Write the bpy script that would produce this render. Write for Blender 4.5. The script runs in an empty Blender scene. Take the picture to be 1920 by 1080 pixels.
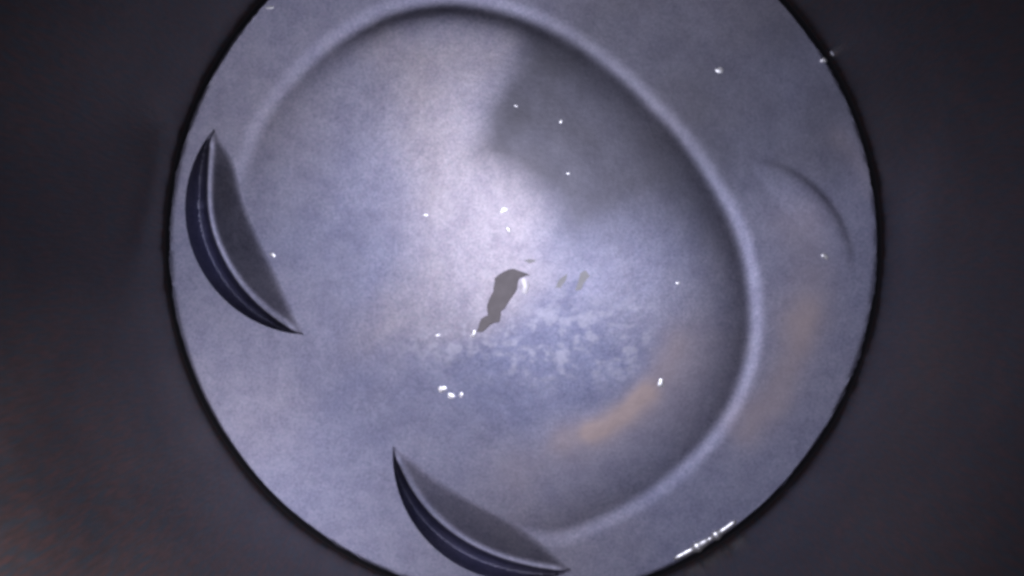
import bpy, math
import numpy as np
from mathutils import Matrix, Vector

MM = 0.001                                   # everything is laid out in millimetres
S = bpy.context.scene
COL = S.collection

# ------------------------------------------------------------------ camera
F_PX, H_CAM, RX, RY = 1662.0, 100.32, -0.04262, 0.01101
R3 = Matrix.Rotation(RX, 3, 'X') @ Matrix.Rotation(RY, 3, 'Y')
cd = bpy.data.cameras.new('borescope_camera')
cam = bpy.data.objects.new('borescope_camera', cd)
COL.objects.link(cam)
cam.matrix_world = Matrix.Translation((0, 0, H_CAM * MM)) @ R3.to_4x4()
cd.sensor_width = 36.0
cd.lens = 36.0 * F_PX / 1920.0
cd.clip_start, cd.clip_end = 0.0005, 10.0
cd.dof.use_dof = True                        # small fixed-focus probe lens, a little soft
cd.dof.focus_distance = 0.088
cd.dof.aperture_fstop = 45.0
S.camera = cam

# ------------------------------------------------------------------ world, lamps, exposure
w = bpy.data.worlds.new('World')
S.world = w
w.use_nodes = True
bg = w.node_tree.nodes['Background']
bg.inputs[0].default_value = (0.010, 0.009, 0.014, 1)
bg.inputs[1].default_value = 1.0

def probe_led(x, y, power, aim, colour, size=2.0, cone=88, blend=1.0):
    ld = bpy.data.lights.new('probe_led', 'SPOT')
    ld.energy, ld.color = power, colour
    ld.shadow_soft_size = size * MM
    ld.spot_size, ld.spot_blend = math.radians(cone), blend
    o = bpy.data.objects.new('probe_led', ld)
    COL.objects.link(o)
    o.location = (x * MM, y * MM, (H_CAM - 0.5) * MM)
    o.rotation_euler = (Vector(aim) * MM - o.location).to_track_quat('-Z', 'Y').to_euler()
    return o
for k in range(4):                           # the ring of LEDs round the probe lens, the lower left one boosted and aimed to add wall haze
    a = math.radians(45 + 90 * k)
    x_, y_ = -5.0 + 5.0 * math.cos(a), 3.0 + 5.0 * math.sin(a)
    if k == 2: probe_led(x_, y_, 0.46, (-40, -38, 52), (0.92, 0.89, 1.0), cone=72)
    else: probe_led(x_, y_, 0.076, (0, -9, 0), (0.83, 0.835, 1.0))

S.view_settings.view_transform = 'Standard'
S.view_settings.look = 'None'
S.view_settings.exposure = 0.0
S.view_settings.gamma = 1.0
S.view_settings.use_curve_mapping = False
S.render.engine = 'CYCLES'
S.cycles.filter_width = 3.1
S.cycles.use_denoising = True
S.cycles.max_bounces = 3
S.render.film_transparent = False

# ------------------------------------------------------------------ helpers
R3n = np.array(R3)
CONE = 0.0009                                # the crown is very slightly hollow: mm of rise per mm squared
def P(px, py, z=None):
    """millimetre point on the crown (or on the level z) that the photograph shows at (px, py)"""
    d = R3n @ np.array([(px - 960) / F_PX, -(py - 540) / F_PX, -1.0])
    zz = 0.0 if z is None else z
    for _ in range(3):
        t = (zz - H_CAM) / d[2]
        if z is None: zz = CONE * ((d[0] * t) ** 2 + (d[1] * t) ** 2 - 1600)
    return np.array([d[0] * t, d[1] * t])
def PP(pts, z=None):
    return np.array([P(x, y, z) for x, y in pts])

rng = np.random.default_rng(11)
LAT = rng.random((256, 256))
def vnoise(x, y):
    xi, yi = np.floor(x).astype(int), np.floor(y).astype(int)
    fx, fy = x - xi, y - yi
    fx, fy = fx * fx * (3 - 2 * fx), fy * fy * (3 - 2 * fy)
    g = lambda i, j: LAT[i & 255, j & 255]
    return ((g(xi, yi) * (1 - fx) + g(xi + 1, yi) * fx) * (1 - fy) +
            (g(xi, yi + 1) * (1 - fx) + g(xi + 1, yi + 1) * fx) * fy)
def fbm(x, y, s, o=4, seed=0):
    """fractal noise in 0..1, s = size of the biggest patches in mm"""
    v, a, t = 0, 0.5, 0
    x, y = x / s + 37.3 * seed + 91.7, y / s + 17.9 * seed + 53.1
    for _ in range(o):
        v = v + a * vnoise(x, y); t += a; a *= 0.5
        x, y = x * 1.93 * 0.8 - y * 1.93 * 0.6 + 5.2, x * 1.93 * 0.6 + y * 1.93 * 0.8 + 1.3
    return v / t
def sstep(a, b, v):
    t = np.clip((v - a) / (b - a), 0, 1)
    return t * t * (3 - 2 * t)
def smax(a, b, k):
    return 0.5 * (a + b + np.sqrt((a - b) ** 2 + k * k))
def smin(a, b, k):
    return 0.5 * (a + b - np.sqrt((a - b) ** 2 + k * k))
def poly_sd(X, Y, poly):
    """signed distance to a polygon in mm, positive inside"""
    d = np.full(X.shape, 1e9); ins = np.zeros(X.shape, bool)
    n = len(poly)
    for i in range(n):
        a, b = poly[i], poly[(i + 1) % n]
        e = b - a; L = (e ** 2).sum() + 1e-12
        t = np.clip(((X - a[0]) * e[0] + (Y - a[1]) * e[1]) / L, 0, 1)
        d = np.minimum(d, np.hypot(X - a[0] - t * e[0], Y - a[1] - t * e[1]))
        c = ((a[1] > Y) != (b[1] > Y))
        xi = (b[0] - a[0]) * (Y - a[1]) / np.where(b[1] == a[1], 1e-9, b[1] - a[1]) + a[0]
        ins ^= c & (X < xi)
    return np.where(ins, d, -d)

def mesh(name, V, F, mat, parent=None, smooth=True, normals=None, attrs=None):
    me = bpy.data.meshes.new(name)
    V = np.asarray(V, float) * MM
    if isinstance(F, np.ndarray):
        n, q = F.shape
        me.vertices.add(len(V)); me.vertices.foreach_set('co', V.ravel())
        me.loops.add(n * q); me.loops.foreach_set('vertex_index', F.ravel().astype(np.int32))
        me.polygons.add(n); me.polygons.foreach_set('loop_start', (np.arange(n) * q).astype(np.int32))
        me.update(calc_edges=True)
    else:
        me.from_pydata([tuple(v) for v in V], [], F)
    me.polygons.foreach_set('use_smooth', np.full(len(me.polygons), smooth))
    for an, av in (attrs or {}).items():
        at = me.attributes.new(an, 'FLOAT', 'POINT'); at.data.foreach_set('value', av.astype(np.float32))
    if normals is not None:
        me.normals_split_custom_set_from_vertices([tuple(v) for v in normals])
    me.materials.append(mat)
    o = bpy.data.objects.new(name, me); COL.objects.link(o)
    if parent: o.parent = parent
    return o
def thing(o, label, cat, group=None):
    o['label'], o['category'] = label, cat
    if group: o['group'] = group
    return o
def empty(name, loc=(0, 0, 0)):
    o = bpy.data.objects.new(name, None); COL.objects.link(o)
    o.location = Vector(loc) * MM; o.empty_display_size = 0.005
    return o

# ------------------------------------------------------------------ materials
class NT:
    def __init__(s, name):
        s.m = bpy.data.materials.new(name); s.m.use_nodes = True
        s.t = s.m.node_tree; s.b = s.t.nodes['Principled BSDF']
    def n(s, typ, **kw):
        o = s.t.nodes.new(typ)
        for k, v in kw.items():
            if k[0] == '_': o.inputs[k[1:].replace('_', ' ')].default_value = v
            else: setattr(o, k, v)
        return o
    def l(s, a, b): s.t.links.new(a, b)
    def attr(s, name): return s.n('ShaderNodeAttribute', attribute_name=name).outputs['Fac']
    def noise(s, scale, detail=4, rough=0.6, vec=None):
        o = s.n('ShaderNodeTexNoise', _Scale=scale, _Detail=detail, _Roughness=rough)
        if vec is None: vec = s.n('ShaderNodeTexCoord').outputs['Object']
        s.l(vec, o.inputs['Vector']); return o.outputs['Fac']
    def ramp(s, fac, lo, hi, a=0.0, b=1.0):
        o = s.n('ShaderNodeMapRange', interpolation_type='SMOOTHSTEP')
        for i, v in zip((1, 2, 3, 4), (lo, hi, a, b)): o.inputs[i].default_value = v
        s.l(fac, o.inputs[0]); return o.outputs[0]
    def mix(s, fac, a, b, mode='MIX'):
        o = s.n('ShaderNodeMix', data_type='RGBA', blend_type=mode)
        for idx, v in ((0, fac), (6, a), (7, b)):
            if hasattr(v, 'is_output'): s.l(v, o.inputs[idx])
            else: o.inputs[idx].default_value = v if idx == 0 else (*v, 1)
        return o.outputs[2]
    def math(s, op, a, b):
        o = s.n('ShaderNodeMath', operation=op)
        for i, v in enumerate((a, b)):
            if hasattr(v, 'is_output'): s.l(v, o.inputs[i])
            else: o.inputs[i].default_value = v
        return o.outputs[0]
    def bump(s, h, strength, dist):
        o = s.n('ShaderNodeBump', _Strength=strength, _Distance=dist)
        s.l(h, o.inputs['Height']); s.l(o.outputs[0], s.b.inputs['Normal'])

# cast aluminium of the crown: bluish to pinkish mottling, oil film and painted dimming, warm streaks, wet patch
A = NT('cast_aluminium')
hue = A.attr('tone')
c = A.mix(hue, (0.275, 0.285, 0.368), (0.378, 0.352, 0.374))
c = A.mix(A.ramp(A.noise(420, 5), 0.35, 0.7), c, A.mix(1.0, c, (0.84, 0.84, 0.88), 'MULTIPLY'))
c = A.mix(A.ramp(A.noise(2600, 3), 0.3, 0.75), c, A.mix(1.0, c, (0.86, 0.85, 0.86), 'MULTIPLY'))
c = A.mix(A.ramp(A.noise(4200, 3), 0.28, 0.72), A.mix(1.0, c, (1.14, 1.08, 1.12), 'MULTIPLY'), A.mix(1.0, c, (0.79, 0.83, 0.86), 'MULTIPLY'))
c = A.mix(A.attr('oil_film_dim'), c, (0.078, 0.076, 0.086))
c = A.mix(A.attr('wet'), c, A.mix(1.0, c, (0.80, 0.82, 0.88), 'MULTIPLY'))
c = A.mix(A.attr('fleck'), c, (0.46, 0.45, 0.51))
c = A.mix(A.attr('warm_streak'), c, (0.425, 0.34, 0.325))
gl = A.n('ShaderNodeBsdfAnisotropic', distribution='BECKMANN')      # rough cast skin
gn = A.n('ShaderNodeBsdfAnisotropic', distribution='BECKMANN')      # thin oily sheen on it
df = A.n('ShaderNodeBsdfDiffuse')
mx, mn = A.n('ShaderNodeMixShader', _Fac=0.94), A.n('ShaderNodeMixShader', _Fac=0.13)
bm = A.n('ShaderNodeBump', _Strength=0.10, _Distance=0.00012)
A.l(A.math('ADD', A.noise(1500, 4), A.math('MULTIPLY', A.noise(260, 3), 2.0)), bm.inputs['Height'])
for sh in (gl, gn, df):
    A.l(c, sh.inputs['Color']); A.l(bm.outputs[0], sh.inputs['Normal'])
A.l(A.math('ADD', 0.51, A.math('MULTIPLY', A.noise(900, 4), 0.08)), gl.inputs['Roughness'])
gn.inputs['Roughness'].default_value = 0.34
A.l(df.outputs[0], mx.inputs[1]); A.l(gl.outputs[0], mx.inputs[2])
A.l(mx.outputs[0], mn.inputs[1]); A.l(gn.outputs[0], mn.inputs[2])
A.l(mn.outputs[0], A.t.nodes['Material Output'].inputs['Surface'])
A.t.nodes.remove(A.b)

# dark bore: reddish and bluish streaks along the stroke, imitating camera noise
B = NT('streaked_bore_iron')
tc = B.n('ShaderNodeTexCoord').outputs['Object']
sep = B.n('ShaderNodeSeparateXYZ'); B.l(tc, sep.inputs[0])
ang = B.math('ARCTAN2', sep.outputs[1], sep.outputs[0])
comb = B.n('ShaderNodeCombineXYZ')
B.l(B.math('MULTIPLY', ang, 0.0409), comb.inputs[0])
B.l(B.math('MULTIPLY', sep.outputs[2], 0.13), comb.inputs[1])
st1 = B.noise(3000, 3, 0.65, comb.outputs[0])
comb2 = B.n('ShaderNodeCombineXYZ')
B.l(B.math('MULTIPLY', ang, 0.0409), comb2.inputs[0])
B.l(B.math('MULTIPLY', sep.outputs[2], 0.13), comb2.inputs[1]); comb2.inputs[2].default_value = 7.7
st2 = B.noise(2600, 3, 0.65, comb2.outputs[0])
c = B.mix(B.ramp(st1, 0.38, 0.64), (0.029, 0.022, 0.021), (0.045, 0.027, 0.026))
c = B.mix(B.ramp(st2, 0.42, 0.66), c, (0.023, 0.027, 0.032))
c = B.mix(B.ramp(B.noise(60, 3), 0.35, 0.7), c, B.mix(1.0, c, (1.5, 1.45, 1.4), 'MULTIPLY'))
B.l(c, B.b.inputs['Base Color'])
B.b.inputs['Metallic'].default_value = 0.0
B.b.inputs['Specular IOR Level'].default_value = 0.14
B.b.inputs['Roughness'].default_value = 0.30
sp = B.mix(B.ramp(st1, 0.40, 0.62), (0.95, 0.80, 0.80), (1.0, 0.48, 0.44))
sp = B.mix(B.ramp(st2, 0.44, 0.64), sp, (0.50, 0.68, 0.82))          # the same noise streaks tint the sheen
B.l(sp, B.b.inputs['Specular Tint'])
B.bump(st1, 0.25, 0.0002)

def plain(name, col, metallic, rough, scale=1500, var=0.3, bump=0.3):
    T = NT(name)
    c = T.mix(T.noise(scale, 4), tuple(v * (1 - var) for v in col), tuple(min(1, v * (1 + var)) for v in col))
    T.l(c, T.b.inputs['Base Color'])
    T.b.inputs['Metallic'].default_value, T.b.inputs['Roughness'].default_value = metallic, rough
    T.bump(T.noise(scale * 1.5, 3), bump, 0.0001)
    return T.m
M_gap_black = plain('gap_black', (0.006, 0.005, 0.009), 0.0, 0.9)  # dark of the unlit gap, put into the colour
M_flake = plain('grey_carbon_flake', (0.38, 0.345, 0.35), 0.0, 0.95, 900, 0.25)
M_stain = plain('olive_carbon_speck', (0.74, 0.73, 0.74), 0.0, 0.8, 900, 0.15)
M_bead = plain('bright_bead', (0.98, 0.97, 1.0), 0.85, 0.40, 2500, 0.04, 0.15)
M_pale = plain('pale_crumb', (0.97, 0.92, 0.96), 0.8, 0.55, 1500, 0.06)

# ------------------------------------------------------------------ piston crown relief
R_P = 40.0                                   # piston radius, mm
N = 680                                      # smooth square-to-disc grid
u = np.linspace(-1, 1, N + 1)
U, V = np.meshgrid(u, u, indexing='ij')
X, Y = R_P * U * np.sqrt(1 - V ** 2 / 2), R_P * V * np.sqrt(1 - U ** 2 / 2)
th = np.arctan2(Y, X)
rad = np.hypot(X, Y)
# slightly ragged edge: carbon nibbles
edge_n = 0.28 * (vnoise(th * 26 + 100, th * 0 + 3.3) - 0.5) + 0.20 * (vnoise(th * 75 + 300, th * 0 + 9.3) - 0.5)
nib = sstep(0.9, 1.0, rad / R_P) * edge_n * sstep(0.2, 0.75, fbm(X, Y, 14, 2, 3))
X, Y = X * (1 + nib / R_P), Y * (1 + nib / R_P)
rad = np.hypot(X, Y)

# let the grid follow the two cutter circles so that their edges come out clean
avg4 = lambda G: (G[:-1, :-1] + G[1:, :-1] + G[1:, 1:] + G[:-1, 1:]) / 4
for c_px, r_px in (((585, 395), 236), ((975, 850), 243)):
    cc, cr = P(*c_px), r_px * 40.0 / 662
    fin = np.pad((np.hypot(avg4(X) - cc[0], avg4(Y) - cc[1]) < cr).astype(int), 1, 'edge')
    cnt = fin[:-1, :-1] + fin[1:, :-1] + fin[1:, 1:] + fin[:-1, 1:]
    dd = np.hypot(X - cc[0], Y - cc[1])
    m_ = (cnt > 0) & (cnt < 4) & (rad < R_P - 0.4)
    sc_ = np.where(m_, cr / np.maximum(dd, 1e-6), 1.0)
    X, Y = cc[0] + (X - cc[0]) * sc_, cc[1] + (Y - cc[1]) * sc_
rad = np.hypot(X, Y)

# dome outline in polar form about its own middle
BC = P(935, 515)
bowl_px = [(1275, 270), (1330, 350), (1372, 430), (1396, 510), (1405, 590), (1400, 660), (1378, 735), (1338, 802),
           (1280, 865), (1205, 925), (1125, 968), (1040, 1000), (960, 985), (870, 945), (780, 895), (690, 835),
           (600, 755), (520, 655), (470, 545), (448, 430), (458, 340), (492, 245), (555, 155), (640, 78), (735, 28),
           (840, 10), (945, 26), (1042, 66), (1130, 125), (1210, 200)]
#        height of the dome (mm), width of its slope (mm), depth of the groove (mm) for each outline point
bowl_w = [(1.3, 5.6, .38), (1.45, 6.0, .44), (1.5, 6.2, .48), (1.55, 6.4, .50), (1.55, 6.6, .50), (1.5, 6.6, .48), (1.35, 6.6, .44), (1.2, 6.6, .38),
          (1.05, 6.6, .34), (0.95, 6.4, .30), (0.85, 6.0, .28), (0.65, 5.0, .24), (0.35, 5.0, .18), (0.15, 5, .10), (.05, 5, .03), (0, 5, 0),
          (0, 5, 0), (0, 5, 0), (0.02, 5, 0), (.08, 4.5, .08), (.25, 4.5, .16), (.42, 4.5, .20), (0.5, 4.0, .22), (0.75, 3.2, .24), (1.15, 2.8, .26),
          (1.3, 2.8, .28), (1.3, 3.2, .30), (1.25, 4.0, .32), (1.15, 4.8, .32), (1.2, 5.2, .34)]
bp = PP(bowl_px) - BC
ba, br = np.arctan2(bp[:, 1], bp[:, 0]), np.hypot(bp[:, 0], bp[:, 1])
o_ = np.argsort(ba); ba, br = ba[o_], br[o_]; bw = np.array(bowl_w)[o_]
fine = np.linspace(-math.pi, math.pi, 1441)
def periodic(vals, smooth):
    v = np.interp(fine, np.r_[ba - 2 * math.pi, ba, ba + 2 * math.pi], np.r_[vals, vals, vals])[:-1]
    k = np.exp(-0.5 * (np.arange(-60, 61) / smooth) ** 2); k /= k.sum()
    v = np.convolve(np.r_[v[-60:], v, v[:60]], k, 'valid')
    return np.r_[v, v[0]]
f_r = periodic(br, 9)
dr = np.gradient(f_r, fine)
f_c = f_r / np.hypot(f_r, dr)                # turns a radial into a perpendicular distance
bth = np.arctan2(Y - BC[1], X - BC[0]); brd = np.hypot(X - BC[0], Y - BC[1])
gi = lambda f: np.interp(bth, fine, f)
wob = 0.25 * (fbm(X, Y, 9, 3, 5) - 0.5)
D_in = (gi(f_r) - brd) * gi(f_c) + wob       # mm inside the bowl edge
B_d, B_w, B_h = (gi(periodic(bw[:, i], 16)) for i in range(3))
B_s = 0.5 + 0.9 * np.exp(-B_d / 1.0)         # softness of the edge, mm
plane_d = np.maximum(0.80 + 0.022 * (X - BC[0]) + 0.008 * (Y - BC[1]), 0)
B_e = plane_d + (B_d - plane_d) * sstep(0.15, 0.85, brd / gi(f_r))
t = np.clip(smax(D_in, 0 * X, 0.35) / (1.35 * B_w), 0, 1)
Z = 0.50 * B_e * (1 - (1 - t) ** 3.2)               # low dome rising from a groove
Z -= 0.50 * B_h * sstep(-2.0, 0.25, D_in) * (1 - sstep(0, 11, D_in))           # the land dips into the groove
Z += CONE * (rad ** 2 - 1600)
Z += 0.05 * (fbm(X, Y, 12, 3, 8) - 0.5) + 0.02 * (fbm(X, Y, 2.5, 3, 2) - 0.5)
Z -= 0.12 * sstep(R_P - 0.15, R_P, rad) ** 2  # rounded outer edge

def blur(G, sg):
    k = np.exp(-0.5 * (np.arange(-8, 9) / sg) ** 2); k /= k.sum()
    for ax in (0, 1):
        pad = [(8, 8) if i == ax else (0, 0) for i in (0, 1)]
        Gp = np.pad(G, pad, 'edge')
        G = sum(k[i] * np.take(Gp, range(i, i + N + 1), axis=ax) for i in range(17))
    return G

# valve reliefs: circular cuts whose floor runs out along an inner line
def relief(centre, rpx, a, b, depth, wall, k=0.22, bulge=0.0, peak=0.5, spread=0.3, ridge=0.0, step=0.0):
    c0, a, b = P(*centre), P(*a), P(*b)
    rr = rpx * 40.0 / 662
    n = np.array([-(b - a)[1], (b - a)[0]]); n /= np.linalg.norm(n)
    if n @ (a - c0) < 0: n = -n
    tt = (X - a[0]) * n[0] + (Y - a[1]) * n[1]           # mm past the inner line
    L_ = np.linalg.norm(b - a)
    sa = np.clip(((X - a[0]) * (b - a)[0] + (Y - a[1]) * (b - a)[1]) / L_ ** 2, 0, 1)
    tt = tt + bulge * np.exp(-((sa - peak) / spread) ** 2) + 0.18 * (fbm(X, Y, 6, 2, 6) - 0.5)
    T = rr - n @ (a - c0)
    e = rr - np.hypot(X - c0[0], Y - c0[1])              # mm inside the cutter's circle
    ts = smax(tt, 0 * tt, 0.4) - 0.04
    q = np.clip(ts / T, 0, 1)
    fl = -depth * (1 - (1 - q) ** 1.08)
    flx = np.where(ts > 0, fl, -depth * 1.08 / T * ts)
    e1 = 0.33 * np.maximum(tt + e, 0.3)                  # outer third: a step that falls away to the wall
    rid = np.exp(-((e - e1 - 0.05) / 0.42) ** 2)
    flx = flx + ridge * rid * sstep(0, 1.2, tt) - step * smax(e1 - e, 0 * e, 0.15)
    z = smax(flx, -wall * e, k)
    inside = (tt > -0.3) & (e > 0)
    zz = np.where(inside, np.minimum(z, 0), 0)
    return zz, inside, (avg4(tt) > -0.3) & (avg4(e) > 0), avg4(e) > avg4(e1), z, flx, -wall * e
WALL = 5.0
r_defs = [((1368, 520), 236, (1390, 305), (1590, 535), 0.30, 0.36, 0.3),
          ((585, 395), 236, (398, 268), (562, 624), 1.85, WALL, 0.03, 0.9, 0.10, 0.16, 0.22, 0.95),
          ((975, 850), 243, (738, 843), (1070, 1083), 1.5, WALL, 0.03, 1.0, 0.72, 0.28, 0.20, 0.95)]
zone = np.zeros((N, N), int)                # 0 crown, 1 bowl, 2 rim, 10+2i relief floor, 11+2i relief wall
zone[(avg4(D_in) > 0) & (avg4(B_e) > 0.12)] = 1
zone[(avg4(D_in) <= 0) & (avg4(D_in) > -2.1) & (avg4(B_h) > 0.08)] = 2
base = CONE * (rad ** 2 - 1600)
Z0, ZR, ZN = None, {}, {}
for i, dfn in enumerate(r_defs):
    zz, ins, fin_, fl_, zx, z_fl, z_wl = relief(*dfn)
    zone[fin_] = np.where(fl_, 10 + 2 * i, 11 + 2 * i)[fin_] if i > 0 else 10
    if i == 0:
        Z = blur(np.where(ins, Z - zz, Z), 2.4)     # a faint ledge, raised instead of cut
        Z0 = Z.copy()                        # the crown before the two sharp cuts
    else:
        low = base + (Z0 - base) * 0.2
        ZR[i], ZN[i] = low + zx, (low + z_fl, low + z_wl, z_fl > z_wl)
        Z = np.where(ins, np.minimum(ZR[i], Z0), Z)

# shapes of the deposits, tints and painted dimming
wx, wy = (fbm(X, Y, 7, 4, 21) - 0.5) * 5, (fbm(X, Y, 7, 4, 22) - 0.5) * 5
XW, YW = X + wx, Y + wy
def line_d(X, Y, pts):
    pl = PP(pts); d = np.full(X.shape, 1e9)
    for a_, b_ in zip(pl[:-1], pl[1:]):
        e_ = b_ - a_; t_ = np.clip(((X - a_[0]) * e_[0] + (Y - a_[1]) * e_[1]) / (e_ @ e_), 0, 1)
        d = np.minimum(d, np.hypot(X - a_[0] - t_ * e_[0], Y - a_[1] - t_ * e_[1]))
    return d
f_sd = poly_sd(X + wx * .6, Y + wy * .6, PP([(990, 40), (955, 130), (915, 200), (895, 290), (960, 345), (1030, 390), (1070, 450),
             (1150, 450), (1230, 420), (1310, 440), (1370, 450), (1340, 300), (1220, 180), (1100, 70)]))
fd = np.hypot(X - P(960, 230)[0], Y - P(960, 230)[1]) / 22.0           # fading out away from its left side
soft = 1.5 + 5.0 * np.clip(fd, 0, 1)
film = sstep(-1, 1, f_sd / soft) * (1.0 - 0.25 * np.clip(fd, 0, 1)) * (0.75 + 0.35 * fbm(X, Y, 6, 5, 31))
land_dim = sstep(-7, 3, poly_sd(XW, YW, PP([(1020, -60), (1180, 110), (1330, 260), (1450, 330), (1520, 300), (1600, 200), (1500, -60)])))  # weaker light on the upper right land, painted through the film colour
film = np.clip(film + 0.62 * land_dim * (0.5 + 0.7 * fbm(X, Y, 8, 5, 32)) * sstep(0.5, -1.5, D_in), 0, 1)
def streak(pts, sg): return np.exp(-(line_d(X + wx * .35, Y + wy * .35, pts) / sg) ** 2)
warm_amt = 0.75 * streak([(1110, 812), (1150, 792), (1185, 768), (1212, 738)], 1.3) + 0.35 * streak([(1060, 835), (1130, 808), (1195, 765), (1240, 700), (1262, 640)], 1.9)  # warm tan streaks
warm_amt += 0.15 * streak([(960, 880), (1080, 860), (1190, 820), (1280, 740), (1310, 640)], 3.0)
warm_amt += 0.46 * streak([(1395, 810), (1450, 740), (1490, 660), (1515, 580)], 2.2) + 0.28 * streak([(1515, 580), (1525, 500), (1500, 420)], 3.0)
warm_amt += 0.18 * streak([(1570, 260), (1615, 310), (1632, 350)], 1.5)
warm_amt = np.clip(warm_amt * (0.35 + 1.2 * fbm(X, Y, 5, 5, 41)), 0, 1)
wet = sstep(-2.5, 1.0, poly_sd(X + wx * 1.4, Y + wy * 1.4, PP([(560, 640), (700, 672), (850, 655), (920, 610), (990, 560), (1060, 545), (1070, 600), (1150, 640),
             (1260, 620), (1230, 700), (1130, 760), (960, 790), (800, 790), (640, 800)])))
wet = np.clip(wet * (0.05 + 1.3 * fbm(X, Y, 2.4, 5, 51)) * (0.55 + 0.45 * sstep(-12, -2, X)), 0, 1)
fl_n = 0.5 * fbm(X * 0.9, Y * 1.15, 2.2, 6, 61) + 0.5 * fbm(X, Y * 1.2, 0.8, 4, 62)
fleck = sstep(0.46, 0.66, fl_n) * sstep(-4, 2, poly_sd(XW, YW, PP([(740, 655), (880, 590), (1050, 570), (1200, 590), (1210, 680), (1010, 705), (870, 680)]))) * 0.45
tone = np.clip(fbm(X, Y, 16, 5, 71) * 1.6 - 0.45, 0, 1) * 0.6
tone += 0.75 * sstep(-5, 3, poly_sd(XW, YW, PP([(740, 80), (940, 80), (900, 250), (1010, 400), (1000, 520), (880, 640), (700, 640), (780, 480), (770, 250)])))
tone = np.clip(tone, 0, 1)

# one relief surface, split into the parts of the piston with shared normals
VV = np.stack([X, Y, Z], -1)
def normals_of(Zq):
    Q = np.stack([X, Y, Zq], -1)
    n_ = np.cross(np.gradient(Q, axis=0), np.gradient(Q, axis=1))
    n_[np.linalg.norm(n_, axis=-1) < 1e-6] = (0, 0, 1)
    n_ /= np.linalg.norm(n_, axis=-1, keepdims=True)
    n_[n_[..., 2] < 0] *= -1
    return n_.reshape(-1, 3)
N_crown = normals_of(Z0)                     # crisp edges: each part keeps the normals of its own surface
N_rel = {i: np.where(pick.reshape(-1, 1), normals_of(za), normals_of(zb)) for i, (za, zb, pick) in ZN.items()}
idx = np.arange((N + 1) ** 2).reshape(N + 1, N + 1)
quads = np.stack([idx[:-1, :-1], idx[1:, :-1], idx[1:, 1:], idx[:-1, 1:]], -1).reshape(-1, 4)
zf = zone.ravel()
flatV = VV.reshape(-1, 3)
AT = {'oil_film_dim': film.ravel(), 'warm_streak': warm_amt.ravel(), 'wet': wet.ravel(), 'fleck': fleck.ravel(), 'tone': tone.ravel()}
piston = thing(empty('piston', (0, 0, -30)), 'round grey aluminium piston crown with a low dome and crescent valve reliefs', 'piston')
def part(name, zones, parent, label=None, flatN=N_crown):
    q = quads[np.isin(zf, zones)]
    used, inv = np.unique(q, return_inverse=True)
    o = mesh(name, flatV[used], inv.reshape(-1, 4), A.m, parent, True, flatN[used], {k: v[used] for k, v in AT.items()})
    if parent is piston: o.location.z = 30 * MM
    if label: o['label'] = label
    return o
part('crown', [0], piston)
part('crown_dome', [1], piston, 'low egg shaped dome in the middle of the crown')
part('groove_lip', [2], piston, 'pale curved lip around the dome')
for i, lab in enumerate(('faint curved ledge near the right edge', 'crescent valve relief by the left edge', 'crescent valve relief at the bottom edge')):
    nr = N_rel.get(i, N_crown)
    f_ = part('valve_relief' if i else 'crown_ledge', [10 + 2 * i], piston, lab, nr)
    if i > 0: part('relief_wall', [11 + 2 * i], f_, 'dark steep outer step of the relief', nr)

# side of the piston below the crown edge, with its ring groove
ring = np.r_[idx[0, :-1], idx[:-1, -1], idx[-1, :0:-1], idx[:0:-1, 0]]
E = flatV[ring]; E = E[np.argsort(np.arctan2(E[:, 1], E[:, 0]))]
n = len(E); ea = np.arctan2(E[:, 1], E[:, 0])
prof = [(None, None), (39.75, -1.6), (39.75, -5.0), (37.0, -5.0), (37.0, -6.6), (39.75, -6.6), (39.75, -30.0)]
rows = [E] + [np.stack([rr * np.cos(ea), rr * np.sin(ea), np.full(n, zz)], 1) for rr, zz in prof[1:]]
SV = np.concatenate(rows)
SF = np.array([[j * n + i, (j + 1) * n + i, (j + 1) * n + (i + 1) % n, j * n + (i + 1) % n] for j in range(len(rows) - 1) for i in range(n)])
side = mesh('top_land', SV, SF, M_gap_black, piston, False); side.location.z = 30 * MM
side['label'] = 'black side of the piston in the gap'

# ------------------------------------------------------------------ cylinder
R_B = 40.5
cyl = thing(empty('engine_cylinder', (0, 0, -30)), 'dark streaked iron cylinder bore surrounding the piston', 'cylinder')
def tube(name, prof, mat, parent, seg=360):
    a = np.linspace(0, 2 * math.pi, seg, endpoint=False)
    V_ = np.concatenate([np.stack([r_ * np.cos(a), r_ * np.sin(a), np.full(seg, z_)], 1) for r_, z_ in prof])
    m_ = len(prof)
    F_ = np.array([[j * seg + i, j * seg + (i + 1) % seg, ((j + 1) % m_) * seg + (i + 1) % seg, ((j + 1) % m_) * seg + i]
                   for j in range(m_) for i in range(seg)])
    o = mesh(name, V_, F_, mat, parent, False)
    o.location.z = 30 * MM
    return o
liner = tube('bore_wall', [(R_B, -30), (R_B + 7, -30), (R_B + 7, 96), (R_B, 96), (R_B, 60), (R_B, 30), (R_B, -0.05)], B.m, cyl)
for p_ in liner.data.polygons: p_.use_smooth = abs(p_.normal.z) < 0.5
tube('gap_shade_ring', [(R_B - 0.05, -12), (R_B + 0.4, -12), (R_B + 0.4, -0.05), (R_B - 0.05, -0.05)], M_gap_black, cyl)['label'] = 'black band painting the gap shade on the bore at the crown edge'  # band added to paint the crevice shade

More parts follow.
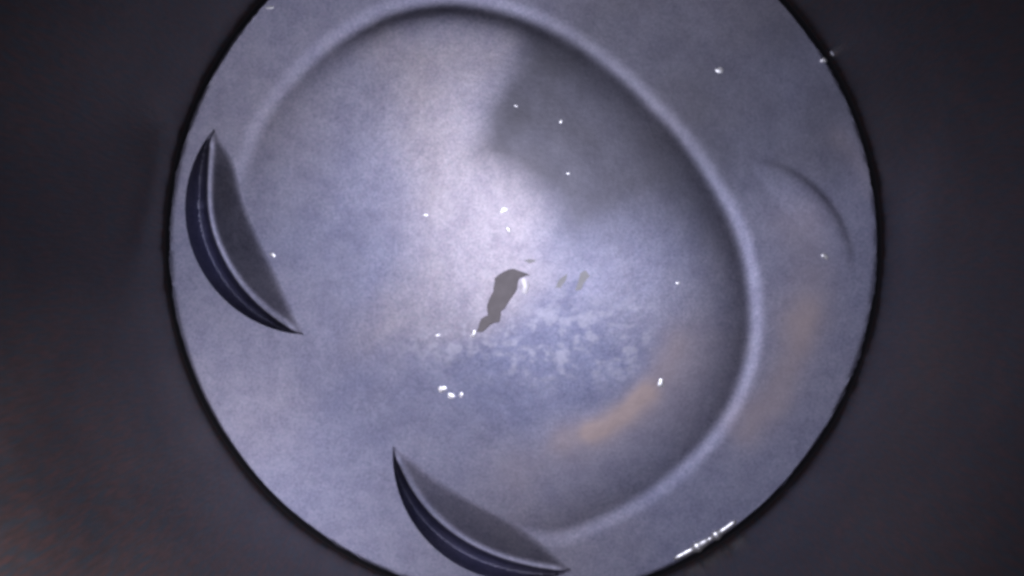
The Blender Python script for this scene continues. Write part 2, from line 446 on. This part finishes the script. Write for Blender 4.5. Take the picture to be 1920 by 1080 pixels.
# ------------------------------------------------------------------ debris lying on the crown
def ground(x, y):
    i = np.argmin((X - x) ** 2 + (Y - y) ** 2)
    return flatV[i, 2]
def slab(name, px_outline, mat, label, cat, thick=0.35, seed=0, group=None):
    """an irregular flake with thickness and a crumpled top"""
    pl = PP(px_outline, ground(*PP(px_outline).mean(0)) + thick)
    # subdivide and roughen the outline
    q = []
    rg = np.random.default_rng(seed)
    for i in range(len(pl)):
        a, b = pl[i], pl[(i + 1) % len(pl)]
        for s_ in (0, 1 / 3, 2 / 3):
            q.append(a + (b - a) * s_ + rg.normal(0, 0.045, 2))
    q = np.array(q); c0 = q.mean(0); m = len(q)
    g0 = ground(*c0)
    nx = np.roll(q, -1, 0) - np.roll(q, 1, 0)
    nx = np.stack([-nx[:, 1], nx[:, 0]], 1); nx /= np.linalg.norm(nx, axis=1, keepdims=True)
    sgn = 1 if sum(q[i][0] * q[(i + 1) % m][1] - q[(i + 1) % m][0] * q[i][1] for i in range(m)) > 0 else -1
    inset = q + sgn * nx * min(0.09, thick * 0.5)
    V_ = np.concatenate([np.c_[q, np.full(m, -0.05)], np.c_[q, np.full(m, thick * 0.6) + 0.04 * rg.random(m)], np.c_[inset, np.full(m, thick)]])
    V_[:, :2] -= c0
    F_ = [tuple(range(m - 1, -1, -1)), tuple(range(2 * m, 3 * m))]
    for j in range(2):
        F_ += [(j * m + i, j * m + (i + 1) % m, (j + 1) * m + (i + 1) % m, (j + 1) * m + i) for i in range(m)]
    ar = sum(q[i][0] * q[(i + 1) % m][1] - q[(i + 1) % m][0] * q[i][1] for i in range(m))
    if ar < 0: F_ = [f[::-1] for f in F_]
    o = mesh(name, V_, F_, mat, None, False)
    o.location = Vector((c0[0], c0[1], g0)) * MM
    return thing(o, label, cat, group)
slab('carbon_flake', [(893, 622), (903, 598), (915, 592), (914, 570), (924, 545), (928, 522), (950, 506), (965, 504), (992, 515), (974, 522),
      (969, 542), (955, 566), (940, 585), (938, 602), (920, 610), (905, 622)], M_flake,
     'long dark grey carbon flake lying in the middle of the crown', 'flake', 0.35, 4)
slab('carbon_flake', [(1078, 545), (1084, 530), (1088, 512), (1100, 506), (1106, 518), (1096, 530), (1088, 544)], M_stain,
     'small olive grey fleck lying right of the large carbon flake', 'flake', 0.08, 7)
slab('carbon_flake', [(1042, 540), (1050, 524), (1064, 512), (1062, 524), (1052, 540)], M_stain,
     'faint thin fleck between the large carbon flake and the olive fleck', 'flake', 0.06, 8)
slab('carbon_flake', [(983, 490), (992, 485), (1005, 489), (996, 495)], M_stain,
     'tiny faint fleck just above the top end of the large flake', 'flake', 0.05, 9)
def bead(px, py, sx, sy, rot, label, seed, hgt=0.17, mat=None, name='droplet'):
    """a small irregular shiny droplet, sizes are photo pixels"""
    rg = np.random.default_rng(seed)
    c0 = P(px, py); g0 = ground(*c0); c0 = P(px, py, g0)
    kx, ky = sx * 0.0604 * 0.43, sy * 0.0604 * 0.43
    nu, nv = 12, 5
    V_ = []
    am, ap = 0.12 + 0.2 * rg.random(), rg.random() * 6
    for j in range(nv):
        rq = 1 - j / nv
        for i in range(nu):
            a = 2 * math.pi * i / nu
            q = rq * (1 + am * math.cos(2 * a + ap) + 0.12 * math.cos(3 * a + ap * 2))
            x_, y_ = kx * q * math.cos(a), ky * q * math.sin(a)
            V_.append((x_ * math.cos(rot) - y_ * math.sin(rot), x_ * math.sin(rot) + y_ * math.cos(rot), hgt * min(kx, ky) * (1 - rq * rq)))
    V_.append((0, 0, hgt * min(kx, ky)))
    F_ = []
    for j in range(nv - 1):
        F_ += [(j * nu + i, j * nu + (i + 1) % nu, (j + 1) * nu + (i + 1) % nu, (j + 1) * nu + i) for i in range(nu)]
    F_ += [((nv - 1) * nu + i, (nv - 1) * nu + (i + 1) % nu, nv * nu) for i in range(nu)]
    o = mesh(name, V_, F_, mat or M_bead, None, True)
    o.location = Vector((c0[0], c0[1], g0 - 0.01)) * MM
    return thing(o, label, 'droplet', 'shiny droplets scattered over the crown')
beads = [
    (1350, 131, 22, 12, -0.5, 'bright white droplet on the dark land right of the dome top'),
    (953, 430, 13, 13, 0, 'small bright droplet below the pinkish one near the crown centre'),
    (945, 393, 22, 13, 0.2, 'pinkish white droplet in the bright patch above the crown centre'),
    (797, 403, 13, 8, 0.3, 'faint droplet left of the two in the bright patch'),
    (888, 626, 14, 15, 0, 'bright droplet at the lower tip of the large carbon flake'),
    (820, 629, 10, 8, 0, 'tiny droplet left of the lower tip of the carbon flake'),
    (829, 730, 16, 20, 0.4, 'upper left droplet of the cluster below the carbon flake'),
    (846, 743, 22, 11, -0.2, 'bright middle droplet of the cluster below the carbon flake'),
    (865, 741, 14, 9, 0.6, 'right end droplet of the cluster below the carbon flake'),
    (1240, 719, 17, 19, 0.7, 'bright droplet beside the orange streak on the dome'),
    (1548, 481, 15, 15, 0.9, 'bright droplet by the faint ledge near the right edge'),
    (510, 478, 14, 10, -0.3, 'small droplet on the inner edge of the left relief'),
    (1272, 531, 10, 8, 0, 'tiny droplet at the right side of the dome'),
    (1544, 113, 13, 12, 0, 'droplet on the upper right edge of the crown'),
    (504, 14, 18, 9, 0.2, 'faint droplet at the upper left edge of the crown'),
    (1052, 227, 9, 8, 0, 'largest faint droplet on the dark oil film on the dome'),
    (1066, 325, 9, 5, 0, 'faint flat droplet at the lower end of the dark oil film'),
    (967, 198, 7, 6, 0, 'tiny droplet at the left side of the dark oil film'),
]
pc = bead(984, 536, 22, 28, 0.15, 'whitish crumb tucked against the right side of the large flake', 77, 0.12, M_pale, 'pale_crumb')
pc.location.z += 0.36 * MM; pc['category'] = 'crumb'; del pc['group']
for i, (x_, y_, sx, sy, rt, lb) in enumerate(beads): bead(x_, y_, sx, sy, rt, lb, 100 + i)

def edge_bead(px0, px1, wid, label, seed):
    """a shiny strip of liquid along the crown edge between two photo points"""
    rg = np.random.default_rng(seed)
    a0, a1 = (math.atan2(*P(*p_)[::-1]) for p_ in (px0, px1))
    m, q = 40, 8
    V_, F_ = [], []
    for i in range(m + 1):
        s_ = i / m; a = a0 + (a1 - a0) * s_
        wv = 0.65 + 0.45 * vnoise(np.array([s_ * 7 + seed]), np.array([4.4]))[0] + 0.20 * math.sin(s_ * 23) + 0.12 * math.sin(s_ * 41)
        rr = 0.5 * wid * wv * max(0.05, math.sin(math.pi * s_)) ** 0.35
        cr = R_P - 0.55
        for j in range(q):
            b = 2 * math.pi * j / q
            V_.append(((cr + rr * math.cos(b)) * math.cos(a), (cr + rr * math.cos(b)) * math.sin(a), -0.05 + 0.55 * rr * math.sin(b)))
    for i in range(m):
        F_ += [(i * q + j, i * q + (j + 1) % q, (i + 1) * q + (j + 1) % q, (i + 1) * q + j) for j in range(q)]
    F_ += [tuple(range(q - 1, -1, -1)), tuple(m * q + j for j in range(q))]
    V_ = np.array(V_); c0 = V_.mean(0)
    o = mesh('liquid_bead', V_ - c0, F_, M_bead, None, True)
    o.location = Vector(c0) * MM
    return thing(o, label, 'liquid bead')
edge_bead((1385, 982), (1266, 1054), 1.15, 'long white glint of liquid along the lower right crown edge', 3)
# a glint on the bore wall above the droplet on the edge
a = math.atan2(*P(1565, 97)[::-1])
wb = bead(1565, 97, 16, 12, 0.4, 'faint droplet on the bore wall at the upper right', 140)
wb.location = Vector((math.cos(a) * (R_B - 0.02), math.sin(a) * (R_B - 0.02), 1.2)) * MM
wb.rotation_euler = (0, -math.pi / 2, 0)
wb.rotation_mode = 'QUATERNION'
wb.rotation_quaternion = Vector((-math.cos(a), -math.sin(a), 0)).to_track_quat('Z', 'Y')
